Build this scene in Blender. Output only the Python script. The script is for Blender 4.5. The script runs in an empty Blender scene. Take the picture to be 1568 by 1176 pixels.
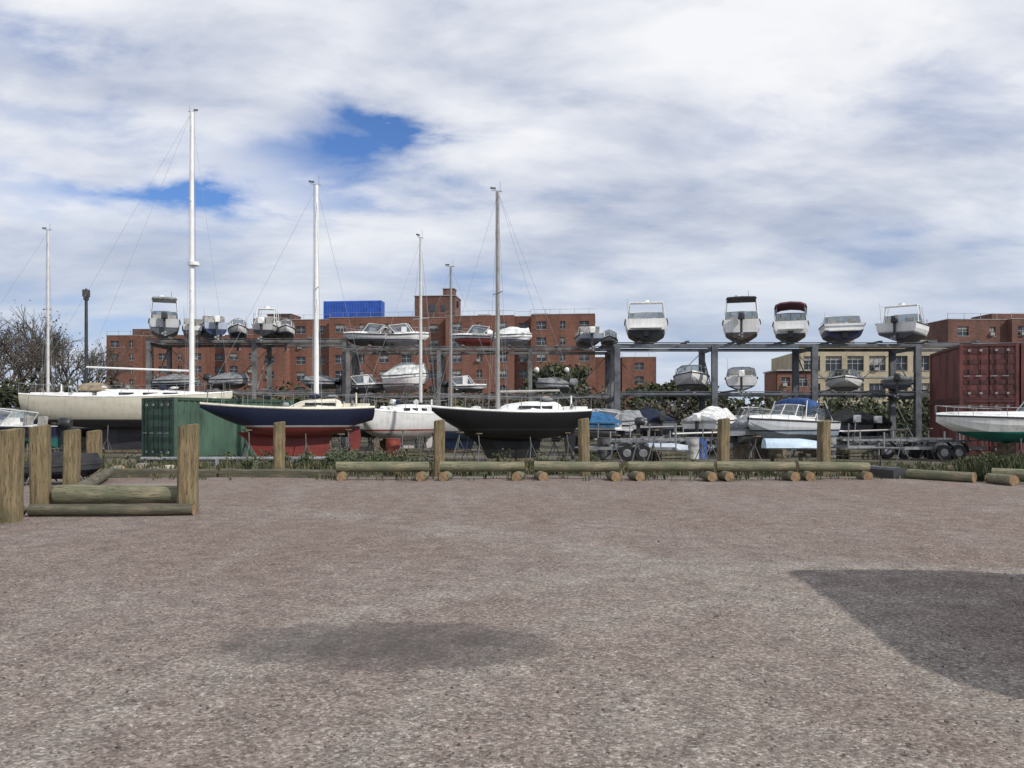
import bpy, math, random
from mathutils import Vector, Matrix
random.seed(7)
R=random.uniform
F=1263.; CX=784.; HY=645.; EH=1.6
def WX(px,d): return (px-CX)/F*d
def WZ(py,d): return EH+(HY-py)/F*d
rad=math.radians
scene=bpy.context.scene

# ---------------------------------------------------------------- materials
def newmat(name):
    m=bpy.data.materials.new(name); m.use_nodes=True
    nt=m.node_tree; b=nt.nodes['Principled BSDF']
    return m,nt,b
def L(nt,a,b): nt.links.new(a,b)
def node(nt,t,**k):
    n=nt.nodes.new(t)
    for a,v in k.items(): setattr(n,a,v)
    return n
def noise(nt,vec,scale,detail=5,rough=.55,dist=0):
    n=node(nt,'ShaderNodeTexNoise'); n.inputs['Scale'].default_value=scale
    n.inputs['Detail'].default_value=detail; n.inputs['Roughness'].default_value=rough
    n.inputs['Distortion'].default_value=dist
    if vec is not None: L(nt,vec,n.inputs['Vector'])
    return n.outputs['Fac']
def ramp(nt,fac,stops):
    n=node(nt,'ShaderNodeValToRGB'); e=n.color_ramp.elements
    while len(e)<len(stops): e.new(.5)
    for i,(p,c) in enumerate(stops):
        e[i].position=p; e[i].color=(c[0],c[1],c[2],1) if not isinstance(c,(int,float)) else (c,c,c,1)
    L(nt,fac,n.inputs[0]); return n.outputs[0]
def mixc(nt,fac,a,b,mode='MIX'):
    n=node(nt,'ShaderNodeMix',data_type='RGBA',blend_type=mode)
    for s,v in ((n.inputs[0],fac),(n.inputs[6],a),(n.inputs[7],b)):
        if isinstance(v,(int,float)): s.default_value=v
        elif isinstance(v,(tuple,list)): s.default_value=(v[0],v[1],v[2],1)
        else: L(nt,v,s)
    return n.outputs[2]
def math_(nt,op,a,b=0,c=None,clamp=False):
    n=node(nt,'ShaderNodeMath',operation=op); n.use_clamp=clamp
    for i,v in enumerate((a,b)+((c,) if c is not None else ())):
        if isinstance(v,(int,float)): n.inputs[i].default_value=v
        else: L(nt,v,n.inputs[i])
    return n.outputs[0]
def mapping(nt,vec,scale=(1,1,1),rot=(0,0,0),loc=(0,0,0)):
    n=node(nt,'ShaderNodeMapping'); n.inputs['Scale'].default_value=scale
    n.inputs['Rotation'].default_value=rot; n.inputs['Location'].default_value=loc
    L(nt,vec,n.inputs['Vector']); return n.outputs[0]
def bump(nt,b,h,strength=.3,dist=.02):
    n=node(nt,'ShaderNodeBump'); n.inputs['Strength'].default_value=strength
    n.inputs['Distance'].default_value=dist; L(nt,h,n.inputs['Height']); L(nt,n.outputs[0],b.inputs['Normal'])
_mc={}
def paint(name,col,rough=.5,var=.25,scale=1.5,metal=0,stretch=(1,1,1),bmp=0):
    if name in _mc: return _mc[name]
    m,nt,b=newmat(name)
    co=node(nt,'ShaderNodeTexCoord').outputs['Object']
    v=mapping(nt,co,stretch)
    f=noise(nt,v,scale*1.5,4,.68)
    dark=tuple(c*(1-var*1.5) for c in col); lite=tuple(min(1,c*(1+var)) for c in col)
    L(nt,ramp(nt,f,[(.35,dark),(.5,col),(.68,lite)]),b.inputs['Base Color'])
    b.inputs['Roughness'].default_value=rough; b.inputs['Metallic'].default_value=metal
    if bmp: bump(nt,b,f,bmp,.04)
    _mc[name]=m; return m
def hullpaint(top,bottom,boot,zwl,stripe=None,zs=0):
    key=('hull',top,bottom,boot,round(zwl,2),stripe,round(zs,2))
    if key in _mc: return _mc[key]
    m,nt,b=newmat('hull_paint')
    co=node(nt,'ShaderNodeTexCoord').outputs['Object']
    sp=node(nt,'ShaderNodeSeparateXYZ'); L(nt,co,sp.inputs[0]); z=sp.outputs[2]
    g=noise(nt,mapping(nt,co,(.6,.6,2.5)),1.7,4,.65)
    g2=noise(nt,mapping(nt,co,(5,5,.5)),1.5,3,.6)
    a=math_(nt,'GREATER_THAN',z,zwl); a2=math_(nt,'GREATER_THAN',z,zwl+.07)
    bot=mixc(nt,g,tuple(c*.55 for c in bottom),tuple(min(1,c*1.3) for c in bottom))
    c=mixc(nt,a,bot,boot); c=mixc(nt,a2,c,top)
    if stripe:
        s1=math_(nt,'MULTIPLY',math_(nt,'GREATER_THAN',z,zs),math_(nt,'LESS_THAN',z,zs+.12))
        c=mixc(nt,s1,c,stripe)
    gr=ramp(nt,math_(nt,'ADD',math_(nt,'MULTIPLY',g,.5),math_(nt,'MULTIPLY',g2,.5)),[(.3,.6),(.5,.92),(.65,1.0)])
    c=mixc(nt,.8,c,gr,'MULTIPLY')
    L(nt,c,b.inputs['Base Color']); b.inputs['Roughness'].default_value=.38
    _mc[key]=m; return m
WHITE=(.78,.78,.76); CREAM=(.68,.64,.52)
gel=paint('gelcoat_white',WHITE,.4,.12)
cream=paint('gelcoat_cream',CREAM,.45,.14)
cockpit=paint('cockpit_grey',(.35,.34,.32),.6,.3)
alu=paint('mast_aluminium',(.62,.62,.6),.45,.1,metal=.2)
alud=paint('mast_dull',(.30,.29,.27),.5,.15,metal=.2)
mastw=paint('mast_white',(.8,.8,.78),.4,.06)
steel=paint('galvanised_steel',(.27,.28,.29),.6,.25,metal=.3)
standm=paint('jack_stand_steel',(.13,.13,.13),.7,.3)
rackm=paint('rack_steel',(.12,.13,.145),.65,.35,scale=.8,metal=.2)
rackm2=paint('rack_steel_weathered',(.16,.16,.16),.7,.4,scale=.8,metal=.1)
black=paint('black_rubber',(.02,.02,.02),.6,.3)
dark=paint('dark_plastic',(.035,.037,.04),.45,.3)
wire=paint('rigging_wire',(.3,.31,.32),.5,.1)
def woodmat(name,c1,c2,axis):
    m,nt,b=newmat(name)
    co=node(nt,'ShaderNodeTexCoord').outputs['Object']
    sc=[7,7,7]; sc[axis]=.6
    v=mapping(nt,co,tuple(sc))
    n1=noise(nt,v,2.2,6,.7); n2=noise(nt,co,1.3,3,.6); n3=noise(nt,v,9,3,.7)
    c=ramp(nt,n1,[(.32,tuple(x*.35 for x in c1)),(.47,c1),(.66,c2)])
    c=mixc(nt,ramp(nt,n2,[(.4,0.),(.65,.75)]),c,(c1[0]*.6,c1[1]*.75,c1[2]*.7))
    c=mixc(nt,ramp(nt,n3,[(.36,.85),(.42,0.)]),c,(.03,.025,.018))
    L(nt,c,b.inputs['Base Color']); b.inputs['Roughness'].default_value=.85
    bump(nt,b,n1,.7,.02); return m
postwood=woodmat('treated_timber_upright',(.175,.13,.068),(.295,.23,.13),2)
logwood=woodmat('treated_timber_log',(.20,.18,.115),(.35,.30,.19),0)
logend=paint('timber_end_grain',(.25,.165,.09),.85,.4,scale=6)
blockw=paint('timber_blocking',(.15,.115,.075),.85,.4,scale=3)
curbwood=woodmat('old_timber_kerb',(.11,.095,.065),(.22,.19,.13),0)
def glassmat():
    m,nt,b=newmat('tinted_glass')
    out=nt.nodes['Material Output']; nt.nodes.remove(b)
    t=node(nt,'ShaderNodeBsdfTransparent'); t.inputs[0].default_value=(.3,.35,.37,1)
    g=node(nt,'ShaderNodeBsdfGlossy'); g.inputs['Roughness'].default_value=.08; g.inputs[0].default_value=(.8,.85,.9,1)
    mx=node(nt,'ShaderNodeMixShader'); mx.inputs[0].default_value=.2
    L(nt,t.outputs[0],mx.inputs[1]); L(nt,g.outputs[0],mx.inputs[2]); L(nt,mx.outputs[0],out.inputs[0]); return m
glass=glassmat()
darkglass=paint('dark_window',(.02,.025,.03),.12,.4)
def canvas(name,col): return paint(name,col,.85,.35,scale=2.2,bmp=.5)
maroon=canvas('canvas_maroon',(.09,.02,.03)); bluec=canvas('canvas_blue',(.02,.065,.2)); tanc=canvas('canvas_tan',(.26,.21,.14))
navyc=canvas('canvas_navy',(.015,.025,.06)); tarpb=canvas('tarp_blue',(.02,.11,.24)); greyc=canvas('canvas_grey',(.22,.23,.24))
whitec=canvas('shrink_wrap_white',(.62,.63,.62)); blackc=canvas('canvas_black',(.02,.02,.022)); redc=canvas('canvas_red',(.35,.03,.025))

# ---------------------------------------------------------------- mesh builder
class B:
    def __init__(s): s.v=[];s.f=[];s.m=[];s.s=[];s.mats=[]
    def mi(s,mat):
        if mat not in s.mats: s.mats.append(mat)
        return s.mats.index(mat)
    def add(s,vs,fs,mat,sm=False,M=None):
        o=len(s.v)
        if M is not None: vs=[M@Vector(v) for v in vs]
        s.v+= [tuple(v) for v in vs]; k=s.mi(mat)
        for f in fs: s.f.append([i+o for i in f]); s.m.append(k); s.s.append(sm)
    def box(s,c,d,mat,rz=0,rx=0,ry=0,ch=0):
        x,y,z=d[0]/2,d[1]/2,d[2]/2
        M=Matrix.Translation(c)@Matrix.Rotation(rz,4,'Z')@Matrix.Rotation(ry,4,'Y')@Matrix.Rotation(rx,4,'X')
        vs=[(a*x,b*y,e*z) for a in(-1,1) for b in(-1,1) for e in(-1,1)]
        s.add(vs,[(0,1,3,2),(4,6,7,5),(0,4,5,1),(2,3,7,6),(0,2,6,4),(1,5,7,3)],mat,False,M)
    def cyl(s,p0,p1,r0,r1,mat,seg=8,cap=True,sm=True,capmat=None,jit=0,n=1):
        p0=Vector(p0);p1=Vector(p1);d=p1-p0
        if d.length<1e-6: return
        q=d.normalized().to_track_quat('Z','Y').to_matrix()
        vs=[]
        for k in range(n+1):
            t=k/n; r=r0+(r1-r0)*t; c=p0+d*t
            for i in range(seg):
                a=2*math.pi*i/seg; rr=r*(1+R(-jit,jit))
                vs.append(c+q@Vector((math.cos(a)*rr,math.sin(a)*rr,0)))
        fs=[]
        for k in range(n):
            for i in range(seg):
                j=(i+1)%seg; fs.append((k*seg+i,k*seg+j,(k+1)*seg+j,(k+1)*seg+i))
        s.add(vs,fs,mat,sm)
        if cap:
            cm=capmat or mat; e=n*seg
            s.add(vs[:seg],[tuple(range(seg-1,-1,-1))],cm); s.add(vs[e:],[tuple(range(seg))],cm)
    def loft(s,rings,mat,sm=True,closed=False,cap0=False,cap1=False,M=None):
        n=len(rings[0]); vs=[p for r in rings for p in r]; fs=[]
        for k in range(len(rings)-1):
            for i in range(n if closed else n-1):
                j=(i+1)%n; fs.append((k*n+i,k*n+j,(k+1)*n+j,(k+1)*n+i))
        s.add(vs,fs,mat,sm,M)
        if cap0: s.add(rings[0],[tuple(range(n-1,-1,-1))],mat,False,M)
        if cap1: s.add(rings[-1],[tuple(range(n))],mat,False,M)
    def blob(s,c,r,mat,seg=10,rg=7,jit=.12,sm=False):
        rings=[]
        for k in range(rg+1):
            a=math.pi*k/rg; row=[]
            for i in range(seg):
                b=2*math.pi*i/seg; q=1+R(-jit,jit)
                if k in(0,rg): q=1
                row.append((c[0]+r[0]*math.sin(a)*math.cos(b)*q,c[1]+r[1]*math.sin(a)*math.sin(b)*q,c[2]-r[2]*math.cos(a)*q))
            rings.append(row)
        s.loft(rings,mat,sm,True)
    def make(s,name,loc=(0,0,0),rz=0,sc=1,rx=0,ry=0):
        me=bpy.data.meshes.new(name); me.from_pydata(s.v,[],s.f)
        for m in s.mats: me.materials.append(m)
        me.polygons.foreach_set('material_index',s.m); me.polygons.foreach_set('use_smooth',s.s)
        me.update()
        o=bpy.data.objects.new(name,me); scene.collection.objects.link(o)
        o.location=loc; o.rotation_euler=(rx,ry,rz); o.scale=(sc,sc,sc); return o

# ---------------------------------------------------------------- camera, sun, sky
cam=bpy.data.cameras.new('camera'); co=bpy.data.objects.new('camera',cam); scene.collection.objects.link(co)
cam.sensor_width=36; cam.lens=36*F/1568; cam.shift_y=(HY-588)/1568; cam.clip_end=5000; cam.clip_start=.05
co.location=(0,0,EH); co.rotation_euler=(rad(90),0,0); scene.camera=co
EL=rad(37); sh=Vector((.8,-.6))
sd=Vector((sh.x*math.cos(EL),sh.y*math.cos(EL),math.sin(EL)))
sl=bpy.data.lights.new('sun','SUN'); sl.energy=3.3; sl.angle=rad(.9); sl.color=(1,.95,.88)
so=bpy.data.objects.new('sun',sl); scene.collection.objects.link(so)
so.rotation_euler=(-sd).to_track_quat('-Z','Y').to_euler(); so.location=(30,-30,40)

w=bpy.data.worlds.new('World'); scene.world=w; w.use_nodes=True; nt=w.node_tree
try:
    w.cycles.sampling_method='MANUAL'; w.cycles.sample_map_resolution=256
except Exception: pass
bg=nt.nodes['Background']; bg.inputs[1].default_value=.1
sky=node(nt,'ShaderNodeTexSky',sky_type='NISHITA'); sky.sun_disc=False; sky.sun_elevation=EL
sky.sun_rotation=math.atan2(sh.x,sh.y); sky.dust_density=.6; sky.ozone_density=2.0
g=node(nt,'ShaderNodeTexCoord').outputs['Generated']
sp=node(nt,'ShaderNodeSeparateXYZ'); L(nt,g,sp.inputs[0]); X,Y,Z=sp.outputs
zz=math_(nt,'ADD',math_(nt,'MAXIMUM',Z,0),.22)
cb=node(nt,'ShaderNodeCombineXYZ'); L(nt,math_(nt,'DIVIDE',X,zz),cb.inputs[0]); L(nt,math_(nt,'DIVIDE',Y,zz),cb.inputs[1])
P=cb.outputs[0]
n1=noise(nt,mapping(nt,P,(1,1,1),(0,0,rad(25)),(3.1,1.7,0)),2.1,7,.56,.1)
n2=noise(nt,mapping(nt,P,(.85,1.35,1),(0,0,rad(-24)),(7.3,2.2,0)),2.5,7,.57,.2)
n3=noise(nt,mapping(nt,P,(.9,1.2,1),(0,0,rad(-15)),(4.3,6.2,0)),1.25,4,.5,.1)
az=math_(nt,'ARCTAN2',X,Y); el=math_(nt,'ARCSINE',Z)
wn=math_(nt,'MULTIPLY',math_(nt,'SUBTRACT',n2,.5),.5); wn2=math_(nt,'MULTIPLY',math_(nt,'SUBTRACT',n1,.5),.17)
azw=math_(nt,'ADD',az,wn); elw=math_(nt,'ADD',el,wn2)
def gap(a,e,sa,se,amp):
    da=math_(nt,'DIVIDE',math_(nt,'SUBTRACT',azw,rad(a)),rad(sa)); de=math_(nt,'DIVIDE',math_(nt,'SUBTRACT',elw,rad(e)),rad(se))
    q=math_(nt,'ADD',math_(nt,'MULTIPLY',da,da),math_(nt,'MULTIPLY',de,de))
    return math_(nt,'MULTIPLY',math_(nt,'EXPONENT',math_(nt,'MULTIPLY',q,-1)),amp)
gs=None
for p in [(-6.9,18.5,4.6,1.15,1.15),(-12.5,16.6,5.5,1.5,.72),(-12,14.9,4,.7,.3),(-24,14.0,6.5,.9,.95),(-28,17.5,6,.8,.3),(23.5,12.,3.5,.8,.35),(-32,22.5,4,1.5,.5),(17,19.,8,1.2,.28),(30,19,5,1.2,.22),(80,30,20,9,.6),(160,35,25,9,.6)]:
    q=gap(*p); gs=q if gs is None else math_(nt,'ADD',gs,q)
cv=math_(nt,'ADD',math_(nt,'MULTIPLY',n1,.4),math_(nt,'MULTIPLY',n2,.6))
thin=math_(nt,'MULTIPLY',gs,ramp(nt,cv,[(.40,1.),(.50,.75),(.62,.22)]))
thin=math_(nt,'MULTIPLY',thin,1.25)
cov=ramp(nt,cv,[(.34,.58),(.45,.91),(.54,1.)])
cov=math_(nt,'SUBTRACT',cov,thin,clamp=True)
tone=math_(nt,'ADD',math_(nt,'MULTIPLY',n3,.55),math_(nt,'MULTIPLY',n2,.45))
tone=ramp(nt,tone,[(.37,(4.6,5.1,6.3)),(.45,(6.1,6.5,7.5)),(.52,(7.6,7.9,8.6)),(.60,(9.2,9.3,9.6))])
hz=ramp(nt,el,[(0.0,1.),(.10,.9),(.2,.3),(.27,0.)])
tone=mixc(nt,math_(nt,'MULTIPLY',hz,.6),tone,(4.6,5.6,7.2))
blue=mixc(nt,1.,sky.outputs[0],(.62,.85,1.25),'MULTIPLY')
col=mixc(nt,cov,blue,tone)
L(nt,col,bg.inputs[0])
scene.view_settings.view_transform='Standard'; scene.view_settings.look='None'; scene.view_settings.exposure=0

# ---------------------------------------------------------------- ground
def ground():
    m,nt,b=newmat('gravel_ground')
    co=node(nt,'ShaderNodeTexCoord').outputs['Object']
    sp=node(nt,'ShaderNodeSeparateXYZ'); L(nt,co,sp.inputs[0])
    vo=node(nt,'ShaderNodeTexVoronoi'); vo.inputs['Scale'].default_value=62; L(nt,co,vo.inputs['Vector'])
    s1=node(nt,'ShaderNodeSeparateColor'); L(nt,vo.outputs['Color'],s1.inputs[0])
    vo2=noise(nt,co,24,2,.6)
    peb=ramp(nt,s1.outputs[0],[(0,(.118,.089,.074)),(.3,(.168,.127,.109)),(.6,(.208,.161,.139)),(.88,(.262,.210,.182)),(1,(.36,.31,.275))])
    peb2=ramp(nt,vo2,[(.35,.80),(.5,1.),(.65,1.17)])
    c=mixc(nt,1,peb,peb2,'MULTIPLY')
    mid=noise(nt,co,3.2,6,.7); c=mixc(nt,1,c,ramp(nt,mid,[(.32,.75),(.5,1.),(.68,1.24)]),'MULTIPLY')
    big=noise(nt,mapping(nt,co,(1,.75,1),(0,0,rad(20))),.22,4,.6,.4)
    big2=noise(nt,mapping(nt,co,(1.6,.5,1),(0,0,rad(-35))),.55,4,.65,.5)
    dx=math_(nt,'SUBTRACT',sp.outputs[0],.9); dy=math_(nt,'SUBTRACT',sp.outputs[1],4.6)
    q=math_(nt,'ADD',math_(nt,'MULTIPLY',math_(nt,'MULTIPLY',dx,dx),.09),math_(nt,'MULTIPLY',math_(nt,'MULTIPLY',dy,dy),.03))
    cen=math_(nt,'MULTIPLY',math_(nt,'EXPONENT',math_(nt,'MULTIPLY',q,-1)),.15)
    def arc(ax,ay,r,wd,amp):
        ex=math_(nt,'SUBTRACT',sp.outputs[0],ax); ey=math_(nt,'SUBTRACT',sp.outputs[1],ay)
        d=math_(nt,'SUBTRACT',math_(nt,'SQRT',math_(nt,'ADD',math_(nt,'MULTIPLY',ex,ex),math_(nt,'MULTIPLY',ey,ey))),r)
        d=math_(nt,'DIVIDE',math_(nt,'ADD',d,math_(nt,'MULTIPLY',math_(nt,'SUBTRACT',big2,.5),1.2)),wd)
        return math_(nt,'MULTIPLY',math_(nt,'EXPONENT',math_(nt,'MULTIPLY',math_(nt,'MULTIPLY',d,d),-1)),amp)
    ar=math_(nt,'ADD',arc(3.5,3.5,5.8,.28,.15),arc(3.5,3.5,4.2,.25,.13))
    ar=math_(nt,'ADD',ar,math_(nt,'ADD',arc(-9,4,12,.3,.12),arc(8,22,13.5,.35,.10)))
    gf=math_(nt,'ADD',math_(nt,'ADD',math_(nt,'MULTIPLY',big,.5),math_(nt,'MULTIPLY',big2,.5)),math_(nt,'ADD',cen,ar))
    gf=ramp(nt,gf,[(.46,0.),(.58,.45),(.72,1.)])
    grey=mixc(nt,1.,c,(1.24,1.38,1.40),'MULTIPLY')
    c=mixc(nt,gf,c,grey)
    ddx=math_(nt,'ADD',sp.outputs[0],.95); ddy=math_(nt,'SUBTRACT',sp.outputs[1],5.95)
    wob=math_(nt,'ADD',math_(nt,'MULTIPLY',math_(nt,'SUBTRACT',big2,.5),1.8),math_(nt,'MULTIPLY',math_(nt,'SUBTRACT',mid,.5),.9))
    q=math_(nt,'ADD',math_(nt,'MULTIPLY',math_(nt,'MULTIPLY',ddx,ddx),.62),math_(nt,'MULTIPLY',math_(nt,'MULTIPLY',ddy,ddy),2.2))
    shade_mask=ramp(nt,math_(nt,'ADD',q,wob),[(.1,.68),(.7,.42),(1.,0.)])
    c=mixc(nt,shade_mask,c,(.066,.06,.06))  # soft shadow painted into the gravel colour; no object in the scene casts it
    sx=math_(nt,'ADD',sp.outputs[0],9.2); sy=math_(nt,'SUBTRACT',sp.outputs[1],19.5)
    q=math_(nt,'ADD',math_(nt,'MULTIPLY',math_(nt,'MULTIPLY',sx,sx),.35),math_(nt,'MULTIPLY',math_(nt,'MULTIPLY',sy,sy),.16))
    c=mixc(nt,ramp(nt,math_(nt,'ADD',q,math_(nt,'SUBTRACT',mid,.5)),[(.3,.7),(1,0.)]),c,(.30,.275,.22))
    yard=noise(nt,co,.35,5,.65)
    yc=ramp(nt,yard,[(.35,(.05,.06,.028)),(.46,(.10,.09,.065)),(.6,(.17,.155,.13))])
    edge=math_(nt,'ADD',sp.outputs[1],math_(nt,'MULTIPLY',math_(nt,'SUBTRACT',mid,.5),1.5))
    yf=math_(nt,'DIVIDE',math_(nt,'SUBTRACT',edge,23.9),.5,clamp=True)
    c=mixc(nt,yf,c,yc)
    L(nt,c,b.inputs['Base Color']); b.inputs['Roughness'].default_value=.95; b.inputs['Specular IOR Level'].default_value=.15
    h=math_(nt,'ADD',math_(nt,'MULTIPLY',vo.outputs['Distance'],-1.),math_(nt,'MULTIPLY',vo2,1.6))
    bump(nt,b,h,.5,.009)
    bb=B()
    xs=[-900,-200,-60]+[i*1-30 for i in range(61)]+[60,200,900]; ys=[-300,-60,-20,-8]+[i*.5-4 for i in range(140)]+[80,140,300,1500]
    vs=[];fs=[]
    for y in ys:
        for x in xs:
            if -40<x<40 and 0<y<60: z=.018*math.sin(x*.7+y*.3)+.013*math.sin(y*1.1-x*.4)-.03+.008*math.sin(x*2.3+1.1*math.sin(y*1.9))+R(-.004,.004)
            else: z=-.03
            vs.append((x,y,z))
    n=len(xs)
    for j in range(len(ys)-1):
        for i in range(n-1): fs.append((j*n+i,j*n+i+1,(j+1)*n+i+1,(j+1)*n+i))
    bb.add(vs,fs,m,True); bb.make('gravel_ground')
    s=B(); st=[paint('stone_'+str(i),c,.9,.3,scale=9) for i,c in enumerate([(.16,.125,.105),(.26,.22,.19),(.10,.08,.07),(.38,.34,.31)])]
    for i in range(3200):
        y=2.9+12*random.random()**1.8; x=R(-.66,.66)*y; r=R(.005,.011)
        if random.random()<.03: r*=1.7
        s.blob((x,y,-.018+r*.2),(r,r*R(.6,1),r*.6),random.choices(st,[4,3,2,1])[0],5,3,.2)
    s.make('loose_gravel')
ground()

# ---------------------------------------------------------------- timber posts and logs
def post(px,d,ztop,wd,rz=0,tilt=0,name='timber_post'):
    b=B(); h=wd/2; c=h*.28
    pl=[(h-c,-h),(h,-h+c),(h,h-c),(h-c,h),(-h+c,h),(-h,h-c),(-h,-h+c),(-h+c,-h)]
    rings=[]
    N=9
    for k in range(N):
        z=-.3+(ztop+.3)*k/(N-1); j=R(-.01,.01)
        rings.append([(x*(1+j)+R(-.007,.007),y*(1+j)+R(-.007,.007),z+(0 if k<N-1 else R(-.02,.02)+x*.12)) for x,y in pl])
    rings.append([(x*.8,y*.8,ztop+.02+x*.12) for x,y in pl])
    b.loft(rings,postwood,False,True,False,True)
    b.make(name,(WX(px,d),d,0),rz,1,0,tilt)
for px,d,zt,wd,rz,t in [(287,14.7,1.52,.34,.25,.015),(14,13.6,1.45,.33,.1,.02),(63,14.9,1.5,.3,.2,-.015),(109,19.6,1.38,.32,.1,.02),(144,23.0,1.32,.34,.1,0),
    (427,25.0,1.56,.34,.3,.01),(672,24.4,1.62,.32,.1,.01),(895,24.4,1.66,.29,.2,-.02),(1107,24.4,1.66,.31,.1,.015),(1261,24.6,1.60,.31,.2,.01)]:
    post(px,d,zt,wd,rz,t)
def log(name,x0,y0,x1,y1,z,r,mat=logwood):
    b=B(); l=math.hypot(x1-x0,y1-y0); n=9
    b.cyl((0,0,0),(l,0,0),r*1.05,r*.95,mat,14,True,True,logend,.022,n)
    return b.make(name,(x0,y0,z),math.atan2(y1-y0,x1-x0),1,0,R(-.006,.006))
LD=23.0
for i,(a,c) in enumerate([(517,657),(674,803),(818,947),(963,1092),(1098,1216),(1224,1330)]):
    log('barrier_log',WX(a,LD),LD+R(-.16,.16),WX(c,LD),LD+R(-.16,.16),.33,R(.135,.155))
    for q in (a+10,c-9):
        x=WX(q,LD); b=B(); b.cyl((0,-.42,0),(0,.42,0),.135,.13,logwood,12,True,True,logend,.02,3)
        b.make('log_support_block',(x,LD-.12+R(-.05,.05),.085),R(-.15,.15))
log('barrier_log',WX(1372,23.4),23.4,WX(1492,21.6),21.6,.12,.14)
log('barrier_log',WX(1519,22.0),22.0,WX(1640,21.0),21.0,.2,.15)
b=B(); b.cyl((0,-.5,0),(0,.45,0),.14,.13,logwood,12,True,True,logend,.02,3); b.make('log_support_block',(WX(1532,21.3),21.3,.1),.1)
log('barrier_log',WX(84,14.9),15.0,WX(276,14.7),14.8,.27,.17)
log('barrier_log',WX(30,13.9),14.2,WX(300,14.45),14.35,.07,.1,curbwood)
log('barrier_log',WX(-60,12.3),11.8,WX(48,14.6),14.3,.05,.1,curbwood)
log('barrier_log',WX(90,15.2),15.2,WX(155,23.2),23.6,.12,.14,curbwood)
def kerb(x0,y0,x1,y1,wd=.28,h=.2,mat=curbwood):
    b=B(); l=math.hypot(x1-x0,y1-y0); n=10; rings=[]
    for k in range(n+1):
        x=l*k/n; j=R(-.015,.015)
        rings.append([(x,-wd/2,-.1),(x,-wd/2,h*.8+j),(x,-wd*.38,h+j),(x,wd*.38,h+j),(x,wd/2,h*.8+j),(x,wd/2,-.1)])
    b.loft(rings,mat,False,True,True,True); b.make('timber_kerb',(x0,y0,0),math.atan2(y1-y0,x1-x0))
kerb(WX(160,24),24.2,WX(330,24),24.1); kerb(WX(338,24),24.1,WX(520,23.6),23.8)
kerb(WX(1335,24),24.4,WX(1385,22.8),23.0,.5,.3,dark)

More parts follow.
